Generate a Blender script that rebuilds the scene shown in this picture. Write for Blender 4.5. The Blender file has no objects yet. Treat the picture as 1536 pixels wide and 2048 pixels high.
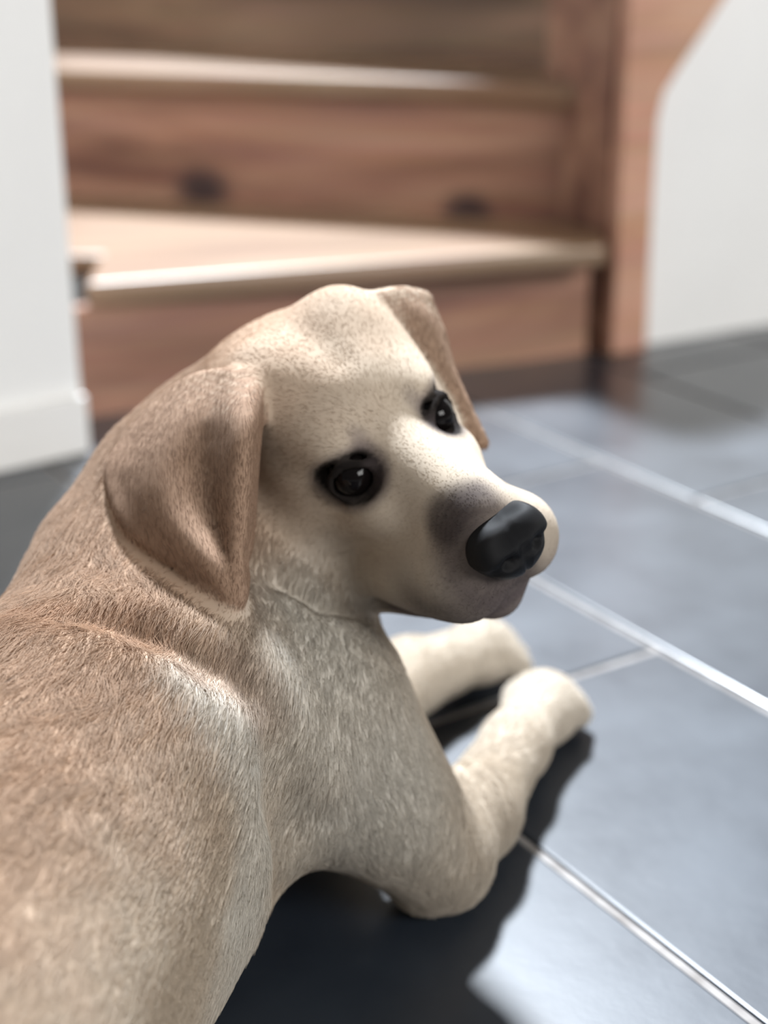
import bpy, math, random
import numpy as np
from mathutils import Vector, Matrix

# ------------------------------------------------------------------ camera
F_PX = 3000.0
PITCH = math.radians(21.5)
CAM_H = 0.55
scene = bpy.context.scene
COL = scene.collection

cam_data = bpy.data.cameras.new('camera')
cam = bpy.data.objects.new('camera', cam_data)
COL.objects.link(cam)
cam.location = (0, 0, CAM_H)
cam.rotation_euler = (math.pi / 2 - PITCH, 0, 0)
cam_data.sensor_fit = 'VERTICAL'
cam_data.sensor_height = 36.0
cam_data.lens = 36.0 * F_PX / 2048.0
cam_data.clip_start = 0.02
cam_data.dof.use_dof = True
cam_data.dof.focus_distance = 0.735
cam_data.dof.aperture_fstop = 3.4
scene.camera = cam

# ------------------------------------------------------------------ world, sun, exposure
world = bpy.data.worlds.new('room_daylight')
scene.world = world
world.use_nodes = True
bg = world.node_tree.nodes['Background']
bg.inputs['Color'].default_value = (1.0, 0.985, 0.96, 1)
bg.inputs['Strength'].default_value = 0.22

def look_rot(direction):
    return Vector(direction).to_track_quat('-Z', 'Y').to_euler()

sun_data = bpy.data.lights.new('sun', 'SUN')
sun = bpy.data.objects.new('sun', sun_data)
COL.objects.link(sun)
sun_data.energy = 14.0
sun_data.angle = math.radians(7)
sun_data.color = (0.85, 0.92, 1.0)
SUN_EL = math.radians(54)
sun.rotation_euler = look_rot((0.08 * math.cos(SUN_EL), -1.0 * math.cos(SUN_EL), -math.sin(SUN_EL)))
sun.location = (-0.8, 3.0, 4.0)

fill_data = bpy.data.lights.new('fill_light', 'AREA')  # added unseen area light: brightens the walls, leaves the near cheek dark
fill = bpy.data.objects.new('fill_light', fill_data)
COL.objects.link(fill)
fill_data.shape = 'RECTANGLE'
fill_data.size, fill_data.size_y = 3.0, 2.0
fill_data.energy = 320
fill_data.color = (1.0, 0.985, 0.96)
fill.location = (4.3, -2.6, 3.0)
fill.rotation_euler = look_rot((-4.3, 4.0, -2.7))

vs = scene.view_settings
vs.view_transform = 'Standard'
vs.look = 'None'
vs.gamma = 1.0
vs.use_curve_mapping = False
vs.exposure = 0.0

# ------------------------------------------------------------------ pixel helpers (1536 x 2048 frame)
C0 = np.array([0, 0, CAM_H])
RT = np.array([1.0, 0, 0])
FW = np.array([0, math.cos(PITCH), -math.sin(PITCH)])
UP = np.array([0, math.sin(PITCH), math.cos(PITCH)])

def ray(px, py):
    return FW + RT * (px - 768) / F_PX + UP * (1024 - py) / F_PX

def at(px, py, d):
    return C0 + d * ray(px, py)

def on(px, py, z=0.0):
    v = ray(px, py)
    return C0 + (z - CAM_H) / v[2] * v

# ------------------------------------------------------------------ material helpers
def new_mat(name, rough=0.6, spec=0.5):
    m = bpy.data.materials.new(name)
    m.use_nodes = True
    nt = m.node_tree
    b = nt.nodes['Principled BSDF']
    b.inputs['Roughness'].default_value = rough
    b.inputs['Specular IOR Level'].default_value = spec
    return m, nt, b

def node(nt, kind, **kw):
    n = nt.nodes.new(kind)
    for k, v in kw.items():
        setattr(n, k, v)
    return n

def ramp(nt, stops):
    r = node(nt, 'ShaderNodeValToRGB')
    el = r.color_ramp.elements
    el[0].position, el[0].color = stops[0][0], (*stops[0][1], 1)
    el[1].position, el[1].color = stops[-1][0], (*stops[-1][1], 1)
    for p, c in stops[1:-1]:
        e = el.new(p)
        e.color = (*c, 1)
    return r

def plaster(name, col):
    m, nt, b = new_mat(name, 0.75, 0.3)
    n = node(nt, 'ShaderNodeTexNoise')
    n.inputs['Scale'].default_value = 9
    n.inputs['Detail'].default_value = 5
    r = ramp(nt, [(0.3, tuple(c * 0.95 for c in col)), (0.7, col)])
    nt.links.new(n.outputs['Fac'], r.inputs['Fac'])
    nt.links.new(r.outputs['Color'], b.inputs['Base Color'])
    n2 = node(nt, 'ShaderNodeTexNoise')
    n2.inputs['Scale'].default_value = 220
    bp = node(nt, 'ShaderNodeBump')
    bp.inputs['Strength'].default_value = 0.12
    bp.inputs['Distance'].default_value = 0.002
    nt.links.new(n2.outputs['Fac'], bp.inputs['Height'])
    nt.links.new(bp.outputs['Normal'], b.inputs['Normal'])
    return m

def wood(name, dark, mid, light, knots=(), rough=0.42, offset=0.0):
    """planks with the grain along local x; knots = (x, z, radius) in local metres"""
    m, nt, b = new_mat(name, rough, 0.5)
    tc = node(nt, 'ShaderNodeTexCoord')
    mp = node(nt, 'ShaderNodeMapping')
    mp.inputs['Scale'].default_value = (1.2, 9, 9)
    mp.inputs['Location'].default_value = (offset, offset * 1.7, offset * 0.6)
    nt.links.new(tc.outputs['Object'], mp.inputs['Vector'])
    n = node(nt, 'ShaderNodeTexNoise')
    n.inputs['Scale'].default_value = 1.6
    n.inputs['Detail'].default_value = 4
    n.inputs['Distortion'].default_value = 0.8
    nt.links.new(mp.outputs['Vector'], n.inputs['Vector'])
    r = ramp(nt, [(0.30, dark), (0.5, mid), (0.72, light)])
    nt.links.new(n.outputs['Fac'], r.inputs['Fac'])
    # fine grain lines
    mp2 = node(nt, 'ShaderNodeMapping')
    mp2.inputs['Scale'].default_value = (4, 130, 130)
    nt.links.new(tc.outputs['Object'], mp2.inputs['Vector'])
    n2 = node(nt, 'ShaderNodeTexNoise')
    n2.inputs['Scale'].default_value = 1.0
    n2.inputs['Detail'].default_value = 3
    nt.links.new(mp2.outputs['Vector'], n2.inputs['Vector'])
    mx = node(nt, 'ShaderNodeMix', data_type='RGBA', blend_type='MULTIPLY')
    mx.inputs['Factor'].default_value = 0.35
    nt.links.new(r.outputs['Color'], mx.inputs['A'])
    nt.links.new(n2.outputs['Color'], mx.inputs['B'])
    col = mx.outputs['Result']
    for (kx, kz, kr) in knots:
        mk = node(nt, 'ShaderNodeMapping')
        mk.inputs['Scale'].default_value = (0.75, 0.0, 1.0)
        mk.inputs['Location'].default_value = (-kx * 0.75, 0, -kz)
        nt.links.new(tc.outputs['Object'], mk.inputs['Vector'])
        ln = node(nt, 'ShaderNodeVectorMath', operation='LENGTH')
        nt.links.new(mk.outputs['Vector'], ln.inputs[0])
        mr = node(nt, 'ShaderNodeMapRange')
        mr.inputs['From Min'].default_value = kr * 0.4
        mr.inputs['From Max'].default_value = kr
        mr.inputs['To Min'].default_value = 0.97
        mr.inputs['To Max'].default_value = 0.0
        nt.links.new(ln.outputs['Value'], mr.inputs['Value'])
        mk2 = node(nt, 'ShaderNodeMix', data_type='RGBA')
        nt.links.new(mr.outputs['Result'], mk2.inputs['Factor'])
        nt.links.new(col, mk2.inputs['A'])
        mk2.inputs['B'].default_value = (0.045, 0.025, 0.025, 1)
        col = mk2.outputs['Result']
    nt.links.new(col, b.inputs['Base Color'])
    bp = node(nt, 'ShaderNodeBump')
    bp.inputs['Strength'].default_value = 0.15
    bp.inputs['Distance'].default_value = 0.001
    nt.links.new(n2.outputs['Fac'], bp.inputs['Height'])
    nt.links.new(bp.outputs['Normal'], b.inputs['Normal'])
    return m

# ------------------------------------------------------------------ object helpers
def mesh_obj(name, verts, faces, mat, parent=None, smooth=False, bevel=0.0, loc=(0, 0, 0), rotz=0.0):
    me = bpy.data.meshes.new(name)
    me.from_pydata([tuple(v) for v in verts], [], [tuple(f) for f in faces])
    me.validate()
    me.update()
    if smooth:
        me.polygons.foreach_set('use_smooth', [True] * len(me.polygons))
    if mat:
        me.materials.append(mat)
    o = bpy.data.objects.new(name, me)
    COL.objects.link(o)
    o.location = loc
    o.rotation_euler = (0, 0, rotz)
    if parent:
        o.parent = parent
    if bevel > 0:
        md = o.modifiers.new('edge', 'BEVEL')
        md.width = bevel
        md.segments = 3
        md.limit_method = 'ANGLE'
    return o

def prism(poly, z0, z1):
    n = len(poly)
    a = sum(poly[i][0] * poly[(i + 1) % n][1] - poly[(i + 1) % n][0] * poly[i][1] for i in range(n))
    if a < 0:
        poly = poly[::-1]
    v = [(x, y, z0) for x, y in poly] + [(x, y, z1) for x, y in poly]
    f = [list(range(n))[::-1], list(range(n, 2 * n))]
    f += [[i, (i + 1) % n, n + (i + 1) % n, n + i] for i in range(n)]
    return v, f

def box(x0, x1, y0, y1, z0, z1):
    return prism([(x0, y0), (x1, y0), (x1, y1), (x0, y1)], z0, z1)

def tag(o, label=None, cat=None, group=None, kind=None):
    for k, v in (('label', label), ('category', cat), ('group', group), ('kind', kind)):
        if v:
            o[k] = v
    return o

def empty(name, loc=(0, 0, 0)):
    o = bpy.data.objects.new(name, None)
    o.empty_display_size = 0.05
    COL.objects.link(o)
    o.location = loc
    return o

# ------------------------------------------------------------------ floor: grout bed + slate tiles
YAW = math.radians(32.5)
U = np.array([math.cos(YAW), math.sin(YAW)])
V = np.array([-math.sin(YAW), math.cos(YAW)])
TW, TL, GAP, TH_ = 0.2585, 0.517, 0.0062, 0.010

gm, nt, b = new_mat('grout', 0.9, 0.2)
n = node(nt, 'ShaderNodeTexNoise')
n.inputs['Scale'].default_value = 300
r = ramp(nt, [(0.3, (0.18, 0.165, 0.155)), (0.7, (0.29, 0.275, 0.265))])
nt.links.new(n.outputs['Fac'], r.inputs['Fac'])
nt.links.new(r.outputs['Color'], b.inputs['Base Color'])

sm, nt, b = new_mat('slate_tile', 0.4, 0.36)
tc = node(nt, 'ShaderNodeTexCoord')
oi = node(nt, 'ShaderNodeObjectInfo')
ad = node(nt, 'ShaderNodeVectorMath', operation='ADD')
nt.links.new(tc.outputs['Object'], ad.inputs[0])
cx = node(nt, 'ShaderNodeVectorMath', operation='SCALE')
cx.inputs[0].default_value = (7, 3, 0)
nt.links.new(oi.outputs['Random'], cx.inputs['Scale'])
nt.links.new(cx.outputs['Vector'], ad.inputs[1])
n = node(nt, 'ShaderNodeTexNoise')
n.inputs['Scale'].default_value = 9
n.inputs['Detail'].default_value = 7
nt.links.new(ad.outputs['Vector'], n.inputs['Vector'])
r = ramp(nt, [(0.3, (0.006, 0.010, 0.018)), (0.7, (0.020, 0.027, 0.038))])
nt.links.new(n.outputs['Fac'], r.inputs['Fac'])
nt.links.new(r.outputs['Color'], b.inputs['Base Color'])
rr = node(nt, 'ShaderNodeMapRange')
rr.inputs['From Min'].default_value = 0.25
rr.inputs['From Max'].default_value = 0.75
rr.inputs['To Min'].default_value = 0.33
rr.inputs['To Max'].default_value = 0.50
nt.links.new(n.outputs['Fac'], rr.inputs['Value'])
nt.links.new(rr.outputs['Result'], b.inputs['Roughness'])
b.inputs['Coat Weight'].default_value = 0.8
b.inputs['Coat Roughness'].default_value = 0.25
n2 = node(nt, 'ShaderNodeTexNoise')
n2.inputs['Scale'].default_value = 40
n2.inputs['Detail'].default_value = 6
nt.links.new(ad.outputs['Vector'], n2.inputs['Vector'])
bp = node(nt, 'ShaderNodeBump')
bp.inputs['Strength'].default_value = 0.12
bp.inputs['Distance'].default_value = 0.002
nt.links.new(n2.outputs['Fac'], bp.inputs['Height'])
nt.links.new(bp.outputs['Normal'], b.inputs['Normal'])

v, f = box(-3.2, 3.2, -1.6, 4.0, -0.05, -0.0025)
floor = mesh_obj('floor', v, f, gm)
tag(floor, 'dark slate tiled floor with pale grout joints', None, None, 'structure')

def tile_mesh():
    w, l, bv = (TW - GAP) / 2, (TL - GAP) / 2, 0.0028
    rings = [(0.0, -TH_), (0.0, -0.0022), (0.0010, -0.0006), (bv, 0.0)]
    vs_, fs = [], []
    for ins, z in rings:
        vs_ += [(-w + ins, -l + ins, z), (w - ins, -l + ins, z), (w - ins, l - ins, z), (-w + ins, l - ins, z)]
    for k in range(3):
        for i in range(4):
            j = (i + 1) % 4
            fs.append((4 * k + i, 4 * k + j, 4 * k + 4 + j, 4 * k + 4 + i))
    fs.append((12, 13, 14, 15))
    me = bpy.data.meshes.new('tile')
    me.from_pydata(vs_, [], fs)
    me.materials.append(sm)
    return me

tme = tile_mesh()
rng = random.Random(4)
tiles = 0
for i in range(-7, 11):
    uc = 0.518 + TW * (i + 0.5)
    for j in range(-4, 7):
        vc = 0.803 + 0.375 * i + TL * (j + 0.5) - TL * math.floor(0.375 * i / TL)
        x, y = uc * U + vc * V
        if not (-1.3 < x < 1.7 and -0.75 < y < 2.75):
            continue
        o = bpy.data.objects.new('tile', tme)
        COL.objects.link(o)
        o.parent = floor
        o.location = (x, y, rng.uniform(-0.0004, 0.0))
        o.rotation_euler = (rng.uniform(-.0012, .0012), rng.uniform(-.0012, .0012), YAW)
        tiles += 1

# ------------------------------------------------------------------ walls
white = plaster('white_plaster', (0.92, 0.92, 0.91))
trimw = plaster('white_paint', (0.92, 0.91, 0.89))
WA = math.radians(38)
cl = on(170, 900)
L = 1.9
v, f = box(-L, 0, 0, 0.10, 0.0, 2.5)
wl = mesh_obj('wall_left', v, f, white, loc=(cl[0], cl[1], 0), rotz=WA)
tag(wl, 'white plastered wall beside the stairs on the left', None, None, 'structure')
v, f = box(-L, 0.002, -0.012, 0.0, 0.0, 0.066)
bl = mesh_obj('baseboard_left', v, f, trimw, loc=(cl[0], cl[1], 0), rotz=WA, bevel=0.003)
tag(bl, 'white painted baseboard under the left wall', None, None, 'structure')

v, f = box(-0.75, -0.65, 1.52, 3.4, 0.0, 2.5)
ws = mesh_obj('wall_stairwell', v, f, white)
tag(ws, 'white plastered wall closing the stairs behind the left wall', None, None, 'structure')

cr = on(1283, 697)
WR = math.radians(29.5)
sp = [(0.0, 0.0), (2.2, 0.0), (2.2, 1.75), (1.42, 1.50), (0.12, 0.475), (0.0, 0.475)]
v = [(s, 0.012, z) for s, z in sp] + [(s, 0.11, z) for s, z in sp]
f = [list(range(6)), list(range(6, 12))[::-1]] + [[(i + 1) % 6, i, 6 + i, 6 + (i + 1) % 6] for i in range(6)]
wr = mesh_obj('wall_right', v, f, white, loc=(cr[0], cr[1], 0), rotz=WR)
tag(wr, 'white plastered wall to the right of the stairs', None, None, 'structure')

# ------------------------------------------------------------------ winder staircase
D1, M1, L1 = (0.17, 0.075, 0.052), (0.38, 0.195, 0.13), (0.55, 0.32, 0.215)
stair = empty('staircase', (0.0, 2.0, 0))
tag(stair, 'reddish brown wooden winder staircase between the white walls', 'staircase')

def local(p):
    return (p[0] - stair.location.x, p[1] - stair.location.y)

def riser(p0, p1, z0, z1, mat, th=0.02):
    d = math.hypot(p1[0] - p0[0], p1[1] - p0[1])
    v, f = box(0, d, 0, th, 0, z1 - z0)
    lx, ly = local(p0)
    return mesh_obj('riser', v, f, mat, stair, loc=(lx, ly, z0), rotz=math.atan2(p1[1] - p0[1], p1[0] - p0[0]))

def tread(poly, ztop, mat, th=0.030):
    ref = poly[0]
    ang = math.atan2(poly[1][1] - poly[0][1], poly[1][0] - poly[0][0])
    c, s = math.cos(-ang), math.sin(-ang)
    loc_poly = [((x - ref[0]) * c - (y - ref[1]) * s, (x - ref[0]) * s + (y - ref[1]) * c) for x, y in poly]
    v, f = prism(loc_poly, -th, 0)
    lx, ly = local(ref)
    return mesh_obj('tread', v, f, mat, stair, bevel=0.008, loc=(lx, ly, ztop), rotz=ang)

Z1, Z2, Z3, Z4 = 0.163, 0.349, 0.535, 0.72
n2l, n2r = on(128, 137, Z2), on(1208, 170, Z2)
KX = (n2l[0] + 0.64) / ((n2r - n2l)[0] / np.linalg.norm(n2r - n2l)) - 0.1   # the board runs on behind the left wall
w_r1 = wood('wood_riser_first', D1, M1, L1, (), offset=1.3)
w_r2 = wood('wood_riser_second', D1, M1, L1, ((0.310 + KX, 0.018, 0.044), (0.715 + KX, 0.006, 0.036)), offset=3.1)
w_r3 = wood('wood_riser_third', (0.14, 0.08, 0.05), (0.26, 0.16, 0.10), (0.36, 0.23, 0.15), ((0.30, 0.15, 0.02),), offset=5.2)
w_t = wood('wood_tread', (0.20, 0.112, 0.062), (0.28, 0.17, 0.10), (0.35, 0.225, 0.14), (), rough=0.36, offset=7.7)
w_s = wood('wood_stringer', (0.56, 0.29, 0.195), (0.70, 0.39, 0.27), (0.80, 0.47, 0.34), (), offset=9.4)

n1l, n1r = on(168, 568, Z1), on(1216, 489, Z1)          # front edge of the first tread
r1l, r1r = on(200, 832), on(1172, 706)                  # foot of the first riser
e1 = (r1r - r1l) / np.linalg.norm(r1r - r1l)
riser((r1l - e1 * 0.14)[:2], r1r[:2], 0.0, Z1 - 0.03, w_r1)
n2l, n2r = on(128, 137, Z2), on(1208, 170, Z2)
b1l, b1r = on(160, 425, Z1), on(1175, 433, Z1)          # foot of the second riser
e2 = (n2r - n2l) / np.linalg.norm(n2r - n2l)
nb = np.array([-e2[1], e2[0], 0])
q0, q1 = n2l + nb * 0.018, n2r + nb * 0.018 - e2 * 0.03
riser((q0 - e2 * ((q0[0] + 0.64) / e2[0]))[:2], q1[:2], Z1, Z2 - 0.03, w_r2)
# wall-side stringer behind the first tread's notch
sb0 = r1l - e1 * 0.14
v, f = box(-0.06, 0.116, 0.022, 0.19, 0, Z1 - 0.004)
lx, ly = local(sb0)
mesh_obj('stringer', v, f, w_r1, stair, loc=(lx, ly, 0), rotz=math.atan2(e1[1], e1[0]))
tread([n1l[:2], n1r[:2], (0.30, 2.30), (-0.645, 2.45), (-0.645, n1l[1] + 0.16), (n1l[0] - 0.012, n1l[1] + 0.16)], Z1, w_t)
b2l, b2r = on(128, 98, Z2), on(1160, 132, Z2)           # foot of the third riser
e3 = (b2r - b2l) / np.linalg.norm(b2r - b2l)
riser((b2l - e3 * ((b2l[0] + 0.64) / e3[0]))[:2], b2r[:2], Z2, Z3 - 0.03, w_r3)
e2n = (n2r - n2l) / np.linalg.norm(n2r - n2l)
p2 = n2l - e2n * ((n2l[0] + 0.645) / e2n[0])
tread([p2[:2], n2r[:2], (0.32, 2.25), (0.26, 2.42), (-0.645, 2.90)], Z2, w_t)
tread([(-0.645, 2.80), (0.25, 2.13), (0.33, 2.25), (0.30, 2.70), (-0.20, 3.30)], Z3, w_t)

# inner stringer board with its flared upper edge, standing in front of the right wall
sl = on(1213, 697)
pl = on(1213, 697)[:2]
du = np.array([math.cos(WR), math.sin(WR)])
nrm = np.array([-du[1], du[0]])
base = cr[:2]

def on_board(px, py):
    """pixel -> (along wall, height) on the board's front plane"""
    rv = ray(px, py)
    dd = np.dot(np.append(base, 0) - C0, np.append(nrm, 0)) / np.dot(rv, np.append(nrm, 0))
    p = C0 + dd * rv
    return float(np.dot(p[:2] - base, du)), float(p[2])

outl = [on_board(x, y) for x, y in ((1283, 697), (1290, 520), (1300, 330), (1306, 235), (1318, 185), (1345, 140), (1385, 80), (1437, 0))]
s_, z_ = outl[-1]
s0_, z0_ = outl[-2]
k = (0.50 - z_) / (z_ - z0_)
outl.append((s_ + (s_ - s0_) * k, 0.50))
left = [on_board(1250, 0), on_board(1213, 697)]
left = [(left[1][0] + 0.012, 0.50)] + [(left[0][0], left[0][1])] + [(left[1][0], 0.0)]
outl[0] = (outl[0][0], 0.0)
poly = outl + left
TB = 0.045
nv = len(poly)
v = [(s, -0.012, z) for s, z in poly] + [(s, TB - 0.012 - 0.022, z) for s, z in poly]
f = [list(range(nv)), list(range(nv, 2 * nv))[::-1]] + [[(i + 1) % nv, i, nv + i, nv + (i + 1) % nv] for i in range(nv)]
lx, ly = local(base)
st = mesh_obj('stringer', v, f, w_s, stair, bevel=0.004, loc=(lx, ly, 0), rotz=WR)
# newel side: the board's dark left cheek reaching back behind the treads
s_left = on_board(1213, 697)[0]
v, f = box(s_left - 0.004, s_left + 0.022, 0.010, 0.16, 0.0, 0.50)
mesh_obj('newel', v, f, w_r1, stair, loc=(lx, ly, 0), rotz=WR)

# ------------------------------------------------------------------ the dog: implicit surface, one continuous skin
HS = 1.0
HO = at(771, 882, 0.82)
def cam2world(c):
    return RT * c[0] + UP * c[1] - FW * c[2]
hF = np.array([0.570, -0.316, 0.760]); hL = np.array([0.753, 0.570, -0.328])
hF = hF / np.linalg.norm(hF); hL = hL - hF * np.dot(hF, hL); hL /= np.linalg.norm(hL)
hF, hL = cam2world(hF), cam2world(hL)
hU = np.cross(hF, hL)
HR = np.array([hF, hL, hU])            # rows: forward, left, up of the head
def hw(p):
    return HO + np.asarray(p, float) @ HR

VX = 0.0025
G0 = np.array([-0.56, 0.02, -0.012]); G1 = np.array([0.22, 1.12, 0.42])
NG = np.ceil((G1 - G0) / VX).astype(int) + 1
gx, gy, gz = [np.float32(G0[i]) + np.arange(NG[i], dtype=np.float32) * np.float32(VX) for i in range(3)]

class Field:
    def __init__(self):
        self.d = np.full(NG, 1.0, np.float32)
    def region(self, lo, hi):
        a = np.clip(np.floor((np.asarray(lo) - G0) / VX).astype(int), 0, NG - 1)
        e = np.clip(np.ceil((np.asarray(hi) - G0) / VX).astype(int) + 1, 1, NG)
        sl_ = tuple(slice(a[i], e[i]) for i in range(3))
        return sl_, gx[sl_[0]][:, None, None], gy[sl_[1]][None, :, None], gz[sl_[2]][None, None, :]
    def blend(self, sl_, bv, k):
        a = self.d[sl_]
        if k <= 0:
            self.d[sl_] = np.minimum(a, bv); return
        h = np.clip(0.5 + 0.5 * (bv - a) / k, 0, 1)
        self.d[sl_] = bv + (a - bv) * h - k * h * (1 - h)
        # bv*(1-h)+a*h with far cells kept finite
    def carve(self, sl_, bv, k):
        a = -self.d[sl_]
        h = np.clip(0.5 + 0.5 * (bv - a) / k, 0, 1)
        self.d[sl_] = -(bv + (a - bv) * h - k * h * (1 - h))
    def cone(self, a, b, ra, rb, k=0.02, carve=False):
        a, b = np.asarray(a, float), np.asarray(b, float)
        m = max(ra, rb) + 2.5 * abs(k) + 0.012
        sl_, X, Y, Z = self.region(np.minimum(a, b) - m, np.maximum(a, b) + m)
        ab = b - a
        L2 = max(float(ab @ ab), 1e-9)
        t = np.clip(((X - a[0]) * ab[0] + (Y - a[1]) * ab[1] + (Z - a[2]) * ab[2]) / L2, 0, 1)
        dv = np.sqrt((X - a[0] - t * ab[0]) ** 2 + (Y - a[1] - t * ab[1]) ** 2 + (Z - a[2] - t * ab[2]) ** 2) - (ra + (rb - ra) * t)
        (self.carve if carve else self.blend)(sl_, dv.astype(np.float32), k)
    def chain(self, pts, rs, k=0.02, carve=False):
        for i in range(len(pts) - 1):
            self.cone(pts[i], pts[i + 1], rs[i], rs[i + 1], k, carve)
    def ell(self, c, R, rad, k=0.02, carve=False):
        """R rows = ellipsoid axes in world"""
        c = np.asarray(c, float)
        m = max(rad) + 2.5 * abs(k) + 0.012
        sl_, X, Y, Z = self.region(c - m, c + m)
        X, Y, Z = X - c[0], Y - c[1], Z - c[2]
        q = [(X * R[i][0] + Y * R[i][1] + Z * R[i][2]) / rad[i] for i in range(3)]
        k0 = np.sqrt(q[0] ** 2 + q[1] ** 2 + q[2] ** 2)
        k1 = np.sqrt((q[0] / rad[0]) ** 2 + (q[1] / rad[1]) ** 2 + (q[2] / rad[2]) ** 2) + 1e-6
        dv = k0 * (k0 - 1) / k1
        (self.carve if carve else self.blend)(sl_, dv.astype(np.float32), k)
    def splat(self, pts, r, k):
        pts = np.asarray(pts)
        rr = np.broadcast_to(np.asarray(r, float), (len(pts),))
        m = float(rr.max()) + 2 * k + 0.006
        lo, hi = pts.min(0) - m, pts.max(0) + m
        sl_, X, Y, Z = self.region(lo, hi)
        shp = (X.shape[0], Y.shape[1], Z.shape[2])
        tmp = np.full(shp, 1.0, np.float32)
        o = np.array([X[0, 0, 0], Y[0, 0, 0], Z[0, 0, 0]])
        for p, pr in zip(pts, rr):
            a = np.maximum(((p - m - o) / VX).astype(int), 0)
            e = ((p + m - o) / VX).astype(int) + 2
            s = tuple(slice(a[i], e[i]) for i in range(3))
            dv = np.sqrt((X[s[0]] - p[0]) ** 2 + (Y[:, s[1]] - p[1]) ** 2 + (Z[:, :, s[2]] - p[2]) ** 2) - pr
            np.minimum(tmp[s], dv, out=tmp[s])
        self.blend(sl_, tmp, k)
        return sl_, tmp

I3 = np.eye(3)
fwd = np.array([0.35, 0.937, 0]); rgt = np.array([0.937, -0.35, 0])
RB = np.array([fwd, rgt, [0, 0, 1.0]])

B = Field()
# --- trunk
B.ell((-0.175, 0.622, 0.105), RB, (0.16, 0.108, 0.118), 0.03)
B.ell((-0.090, 0.80, 0.115), RB, (0.10, 0.092, 0.100), 0.04)
B.ell((-0.225, 0.47, 0.110), RB, (0.17, 0.118, 0.112), 0.04)
B.ell((-0.285, 0.31, 0.105), RB, (0.13, 0.110, 0.108), 0.04)
# --- neck, bending round to the right
B.chain([(-0.150, 0.70, 0.150), (-0.138, 0.79, 0.195), (-0.098, 0.845, 0.245)], [0.082, 0.053, 0.048], 0.05)
B.chain([at(480, 1340, 0.88), hw((-0.068, -0.004, -0.03))], [0.066, 0.038], 0.028)
B.cone(hw((-0.10, -0.02, 0.012)), at(352, 955, 0.88), 0.034, 0.040, 0.03)
# --- shoulder blade, upper arm, elbow (near right leg)
sh = at(620, 1470, 0.845)
el = on(868, 1704, 0.036)
B.ell(at(440, 1490, 0.80), RB, (0.072, 0.058, 0.070), 0.055)
B.chain([sh, el], [0.064, 0.031], 0.03)
ca = on(1030, 1490, 0.034)
pw = on(1085, 1408, 0.028)
tip = on(1122, 1392, 0.020)
B.chain([el, on(945, 1625, 0.034), ca, pw], [0.031, 0.0265, 0.0215, 0.0235], 0.012)
B.cone(on(900, 1735, 0.023), on(850, 1750, 0.021), 0.021, 0.018, 0.012)
def paw(c, direction, spread=0.0125):
    d = np.asarray(direction, float); d[2] = 0; d /= np.linalg.norm(d)
    s = np.array([d[1], -d[0], 0])
    B.ell(c, np.array([d, s, [0, 0, 1]]), (0.034, 0.0265, 0.021), 0.012)
    for i, (o_, l_) in enumerate(((-1.5, 0.020), (-0.5, 0.031), (0.5, 0.031), (1.5, 0.020))):
        a = c + s * o_ * spread + d * 0.006 + np.array([0, 0, 0.002])
        e = c + s * o_ * spread * 1.15 + d * l_ - np.array([0, 0, 0.010])
        B.cone(a, e, 0.0125, 0.0105, 0.005)
    return d, s
paw_dirs = []
pd = on(1125, 1340) - on(1040, 1500)
paw_dirs.append((np.array(pw) - [0, 0, 0.004], paw(np.array(pw) - [0, 0, 0.004], pd)))
# --- far left leg
el2 = on(735, 1400, 0.04); ca2 = on(890, 1330, 0.032); pw2 = on(962, 1296, 0.027)
B.cone((-0.10, 0.86, 0.11), el2, 0.06, 0.034, 0.03)
B.chain([el2, on(820, 1352, 0.034), ca2, pw2], [0.034, 0.027, 0.021, 0.023], 0.012)
paw_dirs.append((np.array(pw2) - [0, 0, 0.004], paw(np.array(pw2) - [0, 0, 0.004], on(1010, 1275) - on(860, 1340))))
# --- hind quarters (outside the frame): thighs, shanks, feet, tail
for s in (1, -1):
    hip = np.array([-0.285, 0.31, 0.10]) + rgt * 0.075 * s
    knee = hip + fwd * 0.12 + rgt * 0.075 * s + np.array([0, 0, -0.035])
    hock = knee - fwd * 0.20 + rgt * 0.02 * s + np.array([0, 0, -0.035])
    foot = hock + fwd * 0.15 + rgt * 0.012 * s + np.array([0, 0, -0.006])
    B.chain([hip, knee], [0.085, 0.060], 0.03)
    B.chain([knee, hock, foot], [0.048, 0.024, 0.022], 0.012)
tb = np.array([-0.285, 0.31, 0.10]) - fwd * 0.11
B.chain([tb, tb - fwd * 0.08 - rgt * 0.03 + [0, 0, -0.05], tb - fwd * 0.10 - rgt * 0.14 + [0, 0, -0.075]], [0.034, 0.024, 0.014], 0.02)

def surf(px, py, Fd=None):
    """first point of the body surface along a pixel's ray"""
    d_ = B.d if Fd is None else Fd
    ts = np.arange(0.45, 1.15, 0.0012)
    P_ = C0 + ts[:, None] * ray(px, py)
    i = np.round((P_ - G0) / VX).astype(int)
    ok = ((i >= 0) & (i < NG)).all(1)
    i = np.clip(i, 0, NG - 1)
    hit = ok & (d_[i[:, 0], i[:, 1], i[:, 2]] < 0)
    return P_[np.argmax(hit)] if hit.any() else P_[0]
GROOVE1 = [surf(*p) for p in ((170, 1222), (300, 1250), (430, 1312), (560, 1400))]
GROOVE2 = [surf(*p) for p in ((560, 1500), (590, 1590), (605, 1690), (570, 1790))]
PALE_LINE = [surf(*p) for p in ((400, 1330), (470, 1420), (520, 1540), (535, 1660), (500, 1800))]
BAND = [surf(*p) for p in ((60, 1230), (230, 1225), (380, 1285), (470, 1335), (560, 1410))]
PALE_SPOTS = [(surf(*p), r_) for p, r_ in (((620, 1240), .06), ((700, 1420), .10), ((790, 1640), .09), ((490, 1880), .06))]
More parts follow.
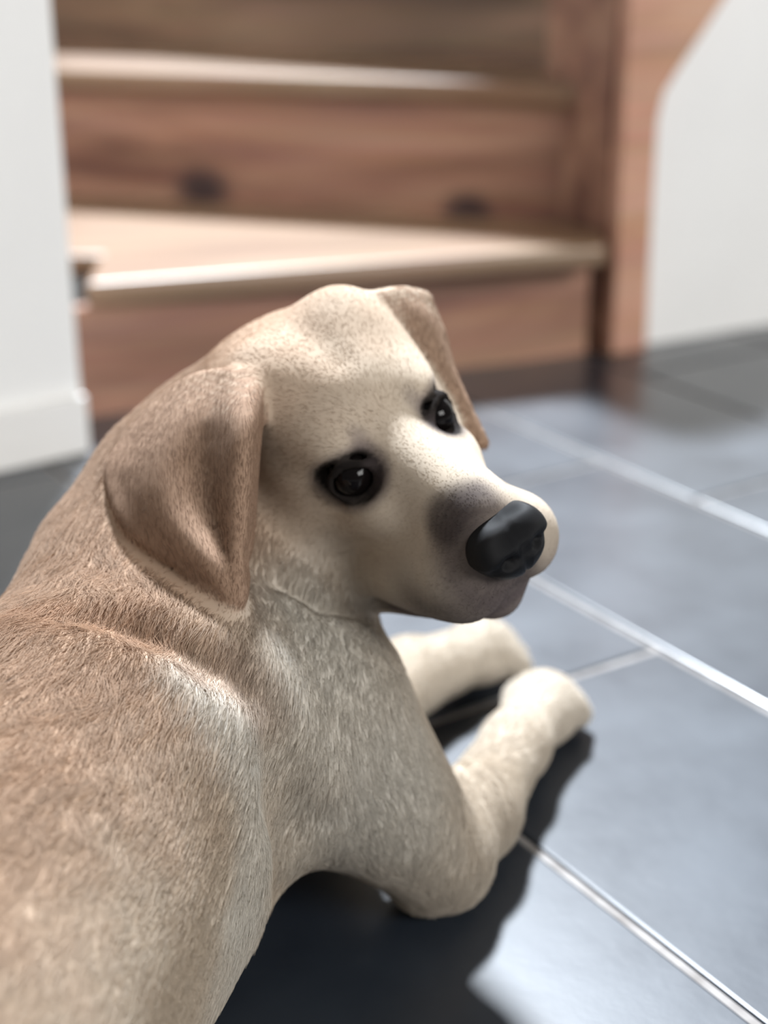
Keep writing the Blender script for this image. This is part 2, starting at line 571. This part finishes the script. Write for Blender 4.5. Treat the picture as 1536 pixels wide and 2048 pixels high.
B.chain(GROOVE1, [0.0005, 0.001, 0.002, 0.001], 0.026, True)
B.chain(GROOVE2, [0.002, 0.006, 0.007, 0.003], 0.030, True)

# --- head in its own field
Hd = Field()
def he(c, rad, k=0.014, carve=False):
    Hd.ell(hw(c), HR, rad, k, carve)
def hc(a, b_, ra, rb, k=0.014, carve=False):
    Hd.cone(hw(a), hw(b_), ra, rb, k, carve)
he((-0.055, 0, 0.014), (0.066, 0.059, 0.047))
he((-0.098, 0, 0.010), (0.036, 0.042, 0.036), 0.02)
for s in (1, -1):
    he((-0.046, 0.038 * s, -0.028), (0.044, 0.027, 0.040), 0.018)
    he((-0.012, 0.027 * s, 0.016), (0.023, 0.016, 0.013), 0.014)
    he((0.006, 0.026 * s, -0.022), (0.028, 0.017, 0.018), 0.016)
hc((0.000, 0, -0.022), (0.066, 0, -0.036), 0.033, 0.027, 0.016)
hc((-0.010, 0, 0.005), (0.074, 0, -0.022), 0.018, 0.0150, 0.014)
for s in (1, -1):
    hc((0.002, 0.019 * s, -0.073), (0.063, 0.0185 * s, -0.056), 0.030, 0.0255, 0.012)
hc((-0.028, 0, -0.086), (0.056, 0, -0.084), 0.036, 0.0165, 0.014)
# groove down the forehead and along the muzzle bottom
for s in (1, -1):
    he((-0.055, 0.030 * s, 0.044), (0.026, 0.020, 0.020), 0.020)
hc((-0.06, 0, 0.078), (-0.012, 0, 0.056), 0.0015, 0.0015, 0.016, True)
# mouth line
for s in (1, -1):
    Hd.chain([hw((0.085, 0.006 * s, -0.077)), hw((0.048, 0.041 * s, -0.081)), hw((-0.008, 0.046 * s, -0.076))], [0.0015, 0.002, 0.002], 0.006, True)
# eye sockets and rims
EYES = []
ER = 0.0138
for s in (1, -1):
    e = np.array([0.004, 0.0272 * s, -0.001])
    EYES.append((s, e))
    Hd.ell(hw(e + np.array([0.004, 0.004 * s, 0])), HR, (0.0155, 0.0165, 0.0125), 0.006, True)
    pts = []
    axis = np.array([0.86, 0.50 * s, 0.05]); axis /= np.linalg.norm(axis)
    t1 = np.cross([0, 0, 1.0], axis); t1 /= np.linalg.norm(t1); t2 = np.cross(axis, t1)
    for q in np.linspace(0, 2 * np.pi, 70, endpoint=False):
        aa = 1.02 * np.cos(q); bb = (0.80 if np.sin(q) > 0 else 0.70) * np.sin(q)
        ang = math.hypot(aa, bb); w_ = np.array([aa, bb]) / ang
        dirv = math.cos(ang) * axis + math.sin(ang) * (w_[0] * t1 + w_[1] * t2)
        pts.append(hw(e + dirv * (ER + 0.0012)))
    Hd.splat(pts, 0.0026, 0.004)

# --- ears: flaps traced as control nets
def catmull(P, t):
    n_ = len(P) - 1
    x = t * n_
    i = min(int(x), n_ - 1)
    u_ = x - i
    p = [P[max(i - 1, 0)], P[i], P[i + 1], P[min(i + 2, n_)]]
    return 0.5 * ((2 * p[1]) + (-p[0] + p[2]) * u_ + (2 * p[0] - 5 * p[1] + 4 * p[2] - p[3]) * u_ ** 2 + (-p[0] + 3 * p[1] - 3 * p[2] + p[3]) * u_ ** 3)
def flap(net, nu=70, nv_=60, fold=0.0):
    rows = [[at(*c) for c in row] for row in net]
    out, uu, vv = [], [], []
    for a in np.linspace(0, 1, nu):
        cps = [catmull([row[j] for row in rows], a) for j in range(len(rows[0]))]
        for c in np.linspace(0, 1, nv_):
            p = catmull(cps, c)
            p = C0 + (p - C0) * (1 + fold * math.sin(2 * math.pi * (2.1 * c + 0.15)) * min(1, a * 4) * min(1, (1 - a) * 2.5))
            out.append(p); uu.append(a); vv.append(c)
    return np.array(out), np.array(uu), np.array(vv)
NEAR_EAR = [
    [(514, 776, .812), (500, 764, .806), (455, 758, .808), (395, 766, .820), (330, 805, .842)],
    [(514, 850, .796), (492, 846, .776), (435, 846, .785), (350, 850, .800), (262, 872, .832)],
    [(506, 960, .792), (484, 956, .770), (425, 958, .778), (325, 950, .788), (222, 945, .818)],
    [(500, 1060, .788), (480, 1058, .770), (436, 1056, .774), (356, 1045, .776), (262, 1048, .788)],
    [(490, 1140, .782), (478, 1142, .766), (460, 1140, .764), (426, 1133, .764), (376, 1130, .770)],
    [(482, 1190, .766), (477, 1194, .763), (471, 1194, .763), (464, 1192, .763), (456, 1188, .765)]]
FAR_EAR = [
    [(758, 600, .846), (800, 592, .858), (845, 600, .872)],
    [(800, 645, .848), (850, 646, .858), (884, 676, .874)],
    [(862, 714, .858), (888, 728, .862), (905, 745, .872)],
    [(915, 800, .864), (928, 806, .864), (934, 812, .866)],
    [(944, 868, .862), (958, 868, .862), (962, 868, .862)],
    [(952, 888, .862), (962, 890, .862), (970, 888, .862)]]
ear_pts = []
for net, fd in ((NEAR_EAR, 0.0055), (FAR_EAR, 0.0)):
    P_, uu, vv = flap(net, fold=fd)
    Hd.splat(P_, 0.0032 + 0.003 * np.clip(1 - uu * 4, 0, 1), 0.006)
    ear_pts.append((P_, uu, vv))

# crease where the cheek folds against the neck
both = np.minimum(B.d, Hd.d)
CREASE = [surf(x, y, both) for x, y in ((500, 1108), (560, 1160), (640, 1208), (712, 1228))]
del both
for Fd in (B, Hd):
    Fd.chain(CREASE, [0.001, 0.0025, 0.003, 0.001], 0.010, True)
# --- join head and body, stand the dog on the floor
k = 0.014
h = np.clip(0.5 + 0.5 * (Hd.d - B.d) / k, 0, 1)
D = Hd.d * (1 - h) + B.d * h - k * h * (1 - h)
del h
D = np.maximum(D, (0.0012 - gz)[None, None, :])

def surface_nets(D):
    S = D < 0
    c = np.zeros(tuple(np.array(D.shape) - 1), np.int8)
    for i in (0, 1):
        for j in (0, 1):
            for l in (0, 1):
                c += S[i:D.shape[0] - 1 + i, j:D.shape[1] - 1 + j, l:D.shape[2] - 1 + l]
    cells = np.argwhere((c > 0) & (c < 8))
    idx = np.full(c.shape, -1, np.int32)
    idx[tuple(cells.T)] = np.arange(len(cells))
    val = np.empty((len(cells), 2, 2, 2), np.float32)
    for i in (0, 1):
        for j in (0, 1):
            for l in (0, 1):
                val[:, i, j, l] = D[cells[:, 0] + i, cells[:, 1] + j, cells[:, 2] + l]
    acc = np.zeros((len(cells), 3)); cnt = np.zeros(len(cells))
    for ax in range(3):
        v_ = np.moveaxis(val, ax + 1, 1)
        for a in (0, 1):
            for b_ in (0, 1):
                p, q = v_[:, 0, a, b_], v_[:, 1, a, b_]
                m = (p < 0) != (q < 0)
                t = np.where(m, p / np.where(m, p - q, 1), 0)
                o = np.zeros((len(cells), 3))
                oth = [x for x in range(3) if x != ax]
                o[:, ax] = t; o[:, oth[0]] = a; o[:, oth[1]] = b_
                acc += o * m[:, None]; cnt += m
    verts = G0 + VX * (cells + acc / cnt[:, None])
    quads = []
    for ax in range(3):
        oth = [x for x in range(3) if x != ax]
        s0 = [slice(None)] * 3; s1 = [slice(None)] * 3
        s0[ax] = slice(0, -1); s1[ax] = slice(1, None)
        e = np.argwhere(S[tuple(s0)] != S[tuple(s1)])
        e = e[(e[:, oth[0]] > 0) & (e[:, oth[1]] > 0)]
        e = e[(e[:, oth[0]] < c.shape[oth[0]]) & (e[:, oth[1]] < c.shape[oth[1]])]
        inside = S[tuple(e.T)]
        def g(da, db):
            w = e.copy(); w[:, oth[0]] -= da; w[:, oth[1]] -= db
            return idx[tuple(w.T)]
        q = np.stack([g(1, 1), g(0, 1), g(0, 0), g(1, 0)], 1)
        flip = inside if ax != 1 else ~inside
        q[~flip] = q[~flip][:, ::-1]
        quads.append(q)
    quads = np.concatenate(quads)
    quads = quads[(quads >= 0).all(1)]
    return verts, quads

verts, quads = surface_nets(D)
# one light smoothing pass removes voxel terracing
for _ in range(2):
    acc = np.zeros_like(verts); cn = np.zeros(len(verts))
    for a in range(4):
        np.add.at(acc, quads[:, a], verts[quads[:, (a + 1) % 4]])
        np.add.at(cn, quads[:, a], 1)
        np.add.at(acc, quads[:, a], verts[quads[:, (a + 3) % 4]])
        np.add.at(cn, quads[:, a], 1)
    sv = acc / np.maximum(cn, 1)[:, None]
    verts = verts * 0.5 + sv * 0.5

def sample(Fd, p):
    i = np.clip(np.round((p - G0) / VX).astype(int), 0, NG - 1)
    return Fd[i[:, 0], i[:, 1], i[:, 2]]

# ---- coat colour (markings of the animal, plus shade painted on muzzle and brow)
CREAM = np.array([0.50, 0.425, 0.34]); TAN = np.array([0.38, 0.24, 0.157]); PALE = np.array([0.55, 0.52, 0.465])
DARK = np.array([0.035, 0.028, 0.028])
def smooth(a, b_, x):
    t = np.clip((x - a) / (b_ - a), 0, 1)
    return t * t * (3 - 2 * t)
earF = Field()
for P_, uu, vv in ear_pts:
    earF.splat(P_[::2], 0.003, 0.0)
def polydist(p, pts):
    best = np.full(len(p), 9.0)
    for a, b_ in zip(pts[:-1], pts[1:]):
        ab = b_ - a
        t = np.clip((p - a) @ ab / (ab @ ab), 0, 1)
        best = np.minimum(best, np.linalg.norm(p - a - t[:, None] * ab, axis=1))
    return best
SPINE = [np.array(x) for x in ((-0.09, 0.86, 0.31), (-0.15, 0.82, 0.265), (-0.165, 0.70, 0.235), (-0.18, 0.62, 0.225), (-0.225, 0.47, 0.222), (-0.285, 0.31, 0.215))]
def wob(p, f_, s=0.0):
    return np.sin(p[:, 0] * f_ + 1.3 + s) * np.sin(p[:, 1] * f_ * 1.13 + 0.4 - s) * np.sin(p[:, 2] * f_ * 0.91 + 2.1 + s)
def coat(p):
    q = (p - HO) @ HR.T
    col = np.tile(CREAM, (len(p), 1))
    def mix(c, w):
        nonlocal col
        col = col * (1 - w[:, None]) + c * w[:, None]
    nz = wob(p, 60) * 0.5 + wob(p, 140, 1.0) * 0.5
    mix(TAN, 0.75 * smooth(0.16, 0.04, polydist(p, SPINE) + 0.02 * nz))
    mix(PALE, 0.75 * smooth(0.030, 0.008, polydist(p, PALE_LINE) + 0.006 * nz))
    mix(TAN * 0.92, 0.75 * smooth(0.024, 0.006, polydist(p, BAND) + 0.006 * nz))
    for bp_, br in PALE_SPOTS:
        mix(PALE, 0.8 * smooth(br, br * 0.2, np.linalg.norm(p - bp_, axis=1) + 0.012 * nz))
    mix(PALE, smooth(0.07, 0.03, p[:, 2]) * 0.35)
    fore = smooth(0.84, 0.95, p[:, 1]) * smooth(0.12, 0.07, p[:, 2])
    mix(PALE, 0.15 * fore)
    ear = smooth(0.0045, 0.0015, sample(earF.d, p))
    mix(TAN * np.array([0.72, 0.74, 0.78]), ear * 0.92)
    # face
    head = smooth(0.02, -0.004, sample(Hd.d, p)) * (1 - ear)
    for s, e in EYES:
        dd = np.linalg.norm((q - (e + np.array([0.004, 0.003 * s, 0.002]))) / np.array([1.12, 1, 0.80]), axis=1)
        mix(DARK * 2.6, head * 0.75 * smooth(0.027, 0.019, dd + 0.002 * nz))
        bw = np.linalg.norm((q - np.array([0.006, 0.019 * s, 0.016])) / np.array([1.2, 0.8, 1.1]), axis=1)
        mix(DARK * 3.5, head * 0.65 * smooth(0.013, 0.004, bw + 0.002 * nz))  # shading above the inner eye, painted as a dark wedge
        mix(DARK * 0.15, head * smooth(0.0205, 0.0180, dd))
        inner = np.linalg.norm(q - np.array([0.018, 0.019 * s, -0.002]), axis=1)
        mix(DARK * 1.6, head * 0.85 * smooth(0.015, 0.006, inner))
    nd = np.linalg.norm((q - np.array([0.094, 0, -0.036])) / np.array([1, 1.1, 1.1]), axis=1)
    mix(DARK * 2.2, (0.2 + 0.8 * smooth(0.016, 0.002, q[:, 1])) * head * 0.9 * smooth(0.050, 0.030, nd + 0.003 * nz))  # nose-edge pigment plus painted shade; far side kept pale as if lit
    mix(DARK * 1.8, (0.3 + 0.7 * smooth(0.022, 0.006, q[:, 1])) * head * 0.8 * smooth(0.020, 0.058, q[:, 0]) * smooth(-0.034, -0.060, q[:, 2]))  # shade on the lower muzzle painted in, together with dark lip skin
    side = np.linalg.norm((q - np.array([0.070, -0.012, -0.016])) / np.array([1.1, 1.3, 1.0]), axis=1)
    mix(DARK * 1.4, head * 0.85 * smooth(0.020, 0.009, side + 0.002 * nz))  # shadow beside the nose painted into the coat
    lips = smooth(0.008, 0.003, np.abs(q[:, 2] + 0.080)) * smooth(-0.005, 0.02, q[:, 0])
    mix(DARK * 1.5, head * lips * 0.85)
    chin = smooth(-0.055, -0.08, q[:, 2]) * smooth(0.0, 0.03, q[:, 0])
    mix(DARK * 3.5, head * chin * 0.6)  # shade under the jaw painted as darker chin fur
    return np.clip(col, 0, 1)

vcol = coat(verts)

dog_mat, nt, b = new_mat('short_yellow_coat', 0.85, 0.08)
atn = node(nt, 'ShaderNodeAttribute', attribute_name='coat')
nt.links.new(atn.outputs['Color'], b.inputs['Base Color'])

me = bpy.data.meshes.new('dog')
me.from_pydata(verts.tolist(), [], quads.tolist())
me.update()
me.polygons.foreach_set('use_smooth', np.ones(len(me.polygons), bool))
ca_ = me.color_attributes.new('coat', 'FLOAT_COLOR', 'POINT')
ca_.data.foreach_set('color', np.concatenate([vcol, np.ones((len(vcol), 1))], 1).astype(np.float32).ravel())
me.materials.append(dog_mat)
dog = bpy.data.objects.new('dog', me)
COL.objects.link(dog)
tag(dog, 'yellow short-haired puppy lying on the tiles, looking back over its shoulder', 'dog')

# ---- eyes
em, nt, b = new_mat('eye_dark', 0.08, 0.15)
b.inputs['Base Color'].default_value = (0.004, 0.003, 0.003, 1)
def uv_sphere(nu=32, nv_=20):
    v_, f_ = [], []
    for i in range(nv_ + 1):
        th = math.pi * i / nv_
        for j in range(nu):
            ph = 2 * math.pi * j / nu
            v_.append((math.sin(th) * math.cos(ph), math.sin(th) * math.sin(ph), math.cos(th)))
    for i in range(nv_):
        for j in range(nu):
            f_.append((i * nu + j, i * nu + (j + 1) % nu, (i + 1) * nu + (j + 1) % nu, (i + 1) * nu + j)[::-1])
    return v_, f_
sv_, sf_ = uv_sphere()
for s, e in EYES:
    gaze = np.array([0.80, 0.55 * s, 0.1]); gaze /= np.linalg.norm(gaze)
    vv_ = []
    for p in sv_:
        p = np.array(p)
        bulge = 1.0 + 0.10 * max(0.0, (float(p @ gaze) - 0.75) / 0.25) ** 0.7
        vv_.append(hw(e + p * ER * bulge))
    o = mesh_obj('eye', vv_, sf_, em, dog, smooth=True)
    o['label'] = 'glossy dark eye'

# ---- nose leather
nm, nt, b = new_mat('nose_leather', 0.42, 0.2)
b.inputs['Base Color'].default_value = (0.004, 0.004, 0.005, 1)
vn = node(nt, 'ShaderNodeTexVoronoi')
vn.inputs['Scale'].default_value = 620
bp = node(nt, 'ShaderNodeBump')
bp.inputs['Strength'].default_value = 0.35
bp.inputs['Distance'].default_value = 0.0006
nt.links.new(vn.outputs['Distance'], bp.inputs['Height'])
nt.links.new(bp.outputs['Normal'], b.inputs['Normal'])
sv_, sf_ = uv_sphere(48, 32)
vv_ = []
for p in sv_:
    x, y, z = p
    w_ = 0.0235 * (1 - 0.28 * max(0, -z)) 
    X = 0.0150 * (abs(x) ** 0.8) * (1 if x > 0 else -1)
    Y = w_ * (abs(y) ** 0.85) * (1 if y > 0 else -1)
    Z = 0.0190 * z
    if x > 0:
        # nostrils and the groove between them
        for s in (1, -1):
            dn = math.hypot((Y - s * 0.0095) / 1.3, Z + 0.0015)
            X -= 0.006 * math.exp(-(dn / 0.0032) ** 2)
            de = math.hypot(Y - s * 0.0175, (Z + 0.004) * 1.2)
            X -= 0.003 * math.exp(-(de / 0.004) ** 2)
        X -= 0.0022 * math.exp(-(Y / 0.0014) ** 2) * (1 if Z < 0.004 else 0.4)
    X -= 0.10 * max(0, Z) 
    vv_.append(hw((0.0905 + X, Y, -0.0340 + Z)))
o = mesh_obj('nose', vv_, sf_, nm, dog, smooth=True)
o['label'] = 'black leathery nose'

# ---- claws
cm, nt, b = new_mat('claw', 0.35, 0.5)
b.inputs['Base Color'].default_value = (0.10, 0.075, 0.06, 1)
for c, (d_, s_) in paw_dirs:
    for o_, l_ in ((-1.5, 0.020), (-0.5, 0.031), (0.5, 0.031), (1.5, 0.020)):
        p0 = c + s_ * o_ * 0.0144 + d_ * (l_ + 0.006) + np.array([0, 0, -0.010])
        ring_v, ring_f = [], []
        for i, (t, rad, dz) in enumerate(((0, .0026, 0), (.004, .0022, -.0005), (.008, .0013, -.0025), (.0105, .0003, -.0048))):
            for a in range(8):
                an = a * math.pi / 4
                ring_v.append(p0 + d_ * t + s_ * rad * math.cos(an) + np.array([0, 0, rad * math.sin(an) + dz]))
        for i in range(3):
            for a in range(8):
                ring_f.append((i * 8 + a, i * 8 + (a + 1) % 8, i * 8 + 8 + (a + 1) % 8, i * 8 + 8 + a))
        ring_f.append(tuple(range(24, 32)))
        mesh_obj('claw', ring_v, ring_f, cm, dog, smooth=True)

# ---- fur strands
FUR = True
if FUR:
    rs = np.random.RandomState(7)
    tri = np.concatenate([quads[:, [0, 1, 2]], quads[:, [0, 2, 3]]])
    A, Bv, Cv = verts[tri[:, 0]], verts[tri[:, 1]], verts[tri[:, 2]]
    fn = np.cross(Bv - A, Cv - A)
    ar = np.linalg.norm(fn, axis=1) + 1e-12
    vn_ = np.zeros_like(verts)
    for a in range(3):
        np.add.at(vn_, tri[:, a], fn)
    vn_ /= np.linalg.norm(vn_, axis=1)[:, None] + 1e-12
    cen = (A + Bv + Cv) / 3
    w = ar.copy()
    w[(cen[:, 2] < 0.004)] = 0
    w *= np.where(cen[:, 1] < 0.40, 0.35, 1.0)
    N = 450000
    pick = np.searchsorted(np.cumsum(w) / w.sum(), rs.rand(N))
    pick = np.clip(pick, 0, len(tri) - 1)
    r1, r2 = np.sqrt(rs.rand(N)), rs.rand(N)
    ba = np.stack([1 - r1, r1 * (1 - r2), r1 * r2], 1)
    T = tri[pick]
    root = sum(verts[T[:, a]] * ba[:, a:a + 1] for a in range(3))
    nor = sum(vn_[T[:, a]] * ba[:, a:a + 1] for a in range(3))
    nor /= np.linalg.norm(nor, axis=1)[:, None] + 1e-9
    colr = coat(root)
    q = (root - HO) @ HR.T
    head_w = smooth(0.012, -0.002, sample(Hd.d, root))
    ear_w = smooth(0.006, 0.001, sample(earF.d, root))
    # flow: control directions blended by distance
    ctrl = [(at(120, 1060, .86), at(60, 1200, .82) - at(150, 1000, .88)), (at(250, 1150, .80), at(230, 1300, .79) - at(270, 1080, .82)),
            (at(420, 1270, .79), at(400, 1400, .78) - at(450, 1220, .80)), (at(620, 1330, .82), at(590, 1500, .80) - at(650, 1250, .84)),
            (at(120, 1380, .76), at(60, 1480, .74) - at(170, 1320, .77)), (at(100, 1600, .70), at(0, 1720, .68) - at(160, 1530, .71)),
            (at(380, 1550, .72), at(330, 1700, .70) - at(400, 1430, .75)), (at(300, 1800, .67), at(180, 1900, .65) - at(380, 1720, .69)),
            (at(700, 1550, .82), at(800, 1700, .85) - at(640, 1450, .83)), (at(520, 1700, .76), at(480, 1850, .76) - at(530, 1600, .76)),
            (el, np.array([0.02, -0.06, -0.05])), (ca, ca - el), (pw, pw - ca), (pw2, pw2 - el2), (el2, pw2 - el2),
            (np.array([-0.225, 0.47, 0.2]), -fwd), (np.array([-0.15, 0.40, 0.1]), -fwd + [0, 0, -.4]), (np.array([-0.285, 0.31, 0.2]), -fwd)]
    acc = np.zeros_like(root); 
    for cp, cd in ctrl:
        cd = np.asarray(cd, float); cd = cd / np.linalg.norm(cd)
        ww = 1.0 / (np.sum((root - cp) ** 2, axis=1) + 0.0004) ** 2
        acc += ww[:, None] * cd
    acc /= np.linalg.norm(acc, axis=1)[:, None] + 1e-9
    # head flow: back from the nose, sweeping down over the cheeks
    hl = np.stack([-np.ones(N), 0.25 * np.sign(q[:, 1]) * smooth(0.0, 0.02, np.abs(q[:, 1])), -0.55 * smooth(0.01, -0.04, q[:, 2])], 1)
    hwld = hl @ HR
    hwld /= np.linalg.norm(hwld, axis=1)[:, None]
    ear_dir = (at(470, 1150, .78) - at(430, 800, .81)); ear_dir /= np.linalg.norm(ear_dir)
    flow = acc * (1 - head_w[:, None]) + hwld * head_w[:, None]
    flow = flow * (1 - ear_w[:, None]) + ear_dir * ear_w[:, None]
    # wavy tufts
    tuft = np.stack([wob(root, 170, 0.3), wob(root, 150, 1.9), wob(root, 190, 3.1)], 1)
    tuft2 = np.stack([wob(root, 760, 0.7), wob(root, 690, 2.2), wob(root, 840, 4.0)], 1)
    rough_w = (1 - head_w) * (1 - ear_w) * np.clip(0.10 + smooth(0.11, 0.03, np.minimum(np.linalg.norm(root - surf(130, 1200), axis=1), np.linalg.norm(root - surf(60, 1450), axis=1))), 0, 1)
    flow = flow + (0.45 * tuft + 0.55 * tuft2) * (0.12 + 0.88 * rough_w)[:, None] + rs.normal(0, 0.12, (N, 3)) * (1 - 0.6 * head_w)[:, None]
    flow -= nor * np.sum(flow * nor, axis=1)[:, None]
    flow /= np.linalg.norm(flow, axis=1)[:, None] + 1e-9
    length = 0.0085 * (1 - head_w) + 0.0021 * head_w
    length = length * (1 - ear_w) + 0.0042 * ear_w
    leg = smooth(0.80, 0.90, root[:, 1]) * smooth(0.10, 0.06, root[:, 2])
    length *= (1 - 0.5 * leg)
    length *= (1 + 0.65 * rough_w)
    muzz = smooth(0.0, 0.05, q[:, 0]) * head_w
    length *= (1 - 0.5 * muzz)
    length *= rs.uniform(0.7, 1.2, N)
    eye_d = np.min([np.linalg.norm(q - e, axis=1) for s, e in EYES], axis=0)
    nose_d = np.linalg.norm(q - np.array([0.095, 0, -0.034]), axis=1)
    length *= np.where(eye_d < 0.0185, 0.05, 1) * np.where(nose_d < 0.020, 0.05, 1)
    lift = (0.22 + 0.10 * rs.rand(N)) * (1 - 0.6 * head_w) + 0.16 * rough_w * (0.5 + tuft2[:, 0])
    K = 4
    P = np.empty((N, K, 3), np.float32)
    for i in range(K):
        t = i / (K - 1)
        P[:, i] = root + nor * (length * (lift * (t - 0.45 * t * t)))[:, None] + flow * (length * t)[:, None] - nor * 0.0004 * (i == 0)
    P[:, :, 2] = np.maximum(P[:, :, 2], 0.0012)
    # per-strand tone, gathered into locks
    tone = 1 + (0.10 - 0.06 * head_w) * rs.normal(0, 1, N) + 0.34 * tuft2[:, 1] * rough_w
    colr = np.clip(colr * tone[:, None], 0.004, 0.95)
    hcv = bpy.data.hair_curves.new('fur')
    hcv.add_curves([K] * N)
    hcv.attributes['position'].data.foreach_set('vector', P.ravel())
    ra = hcv.attributes.get('radius') or hcv.attributes.new('radius', 'FLOAT', 'POINT')
    rad = np.tile(np.array([0.00012, 0.00011, 0.00008, 0.00003], np.float32), N)
    rad = (rad.reshape(N, K) * (1 - 0.45 * np.maximum(head_w, ear_w))[:, None]).astype(np.float32).ravel()
    ra.data.foreach_set('value', rad)
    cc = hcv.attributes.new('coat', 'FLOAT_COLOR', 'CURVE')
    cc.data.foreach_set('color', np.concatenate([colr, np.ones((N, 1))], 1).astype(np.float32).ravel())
    fm, nt, b = new_mat('fur_strand', 0.6, 0.12)
    atn = node(nt, 'ShaderNodeAttribute', attribute_name='coat')
    nt.links.new(atn.outputs['Color'], b.inputs['Base Color'])
    tr = node(nt, 'ShaderNodeBsdfTranslucent')
    nt.links.new(atn.outputs['Color'], tr.inputs['Color'])
    mxs = node(nt, 'ShaderNodeMixShader')
    mxs.inputs['Fac'].default_value = 0.3
    nt.links.new(b.outputs['BSDF'], mxs.inputs[1])
    nt.links.new(tr.outputs['BSDF'], mxs.inputs[2])
    nt.links.new(mxs.outputs['Shader'], nt.nodes['Material Output'].inputs['Surface'])
    hcv.materials.append(fm)
    fo = bpy.data.objects.new('fur', hcv)
    COL.objects.link(fo)
    fo.parent = dog
    fo['kind'] = 'stuff'
    fo['label'] = 'short cream and tan fur'

print('tiles', tiles, 'dog verts', len(verts))
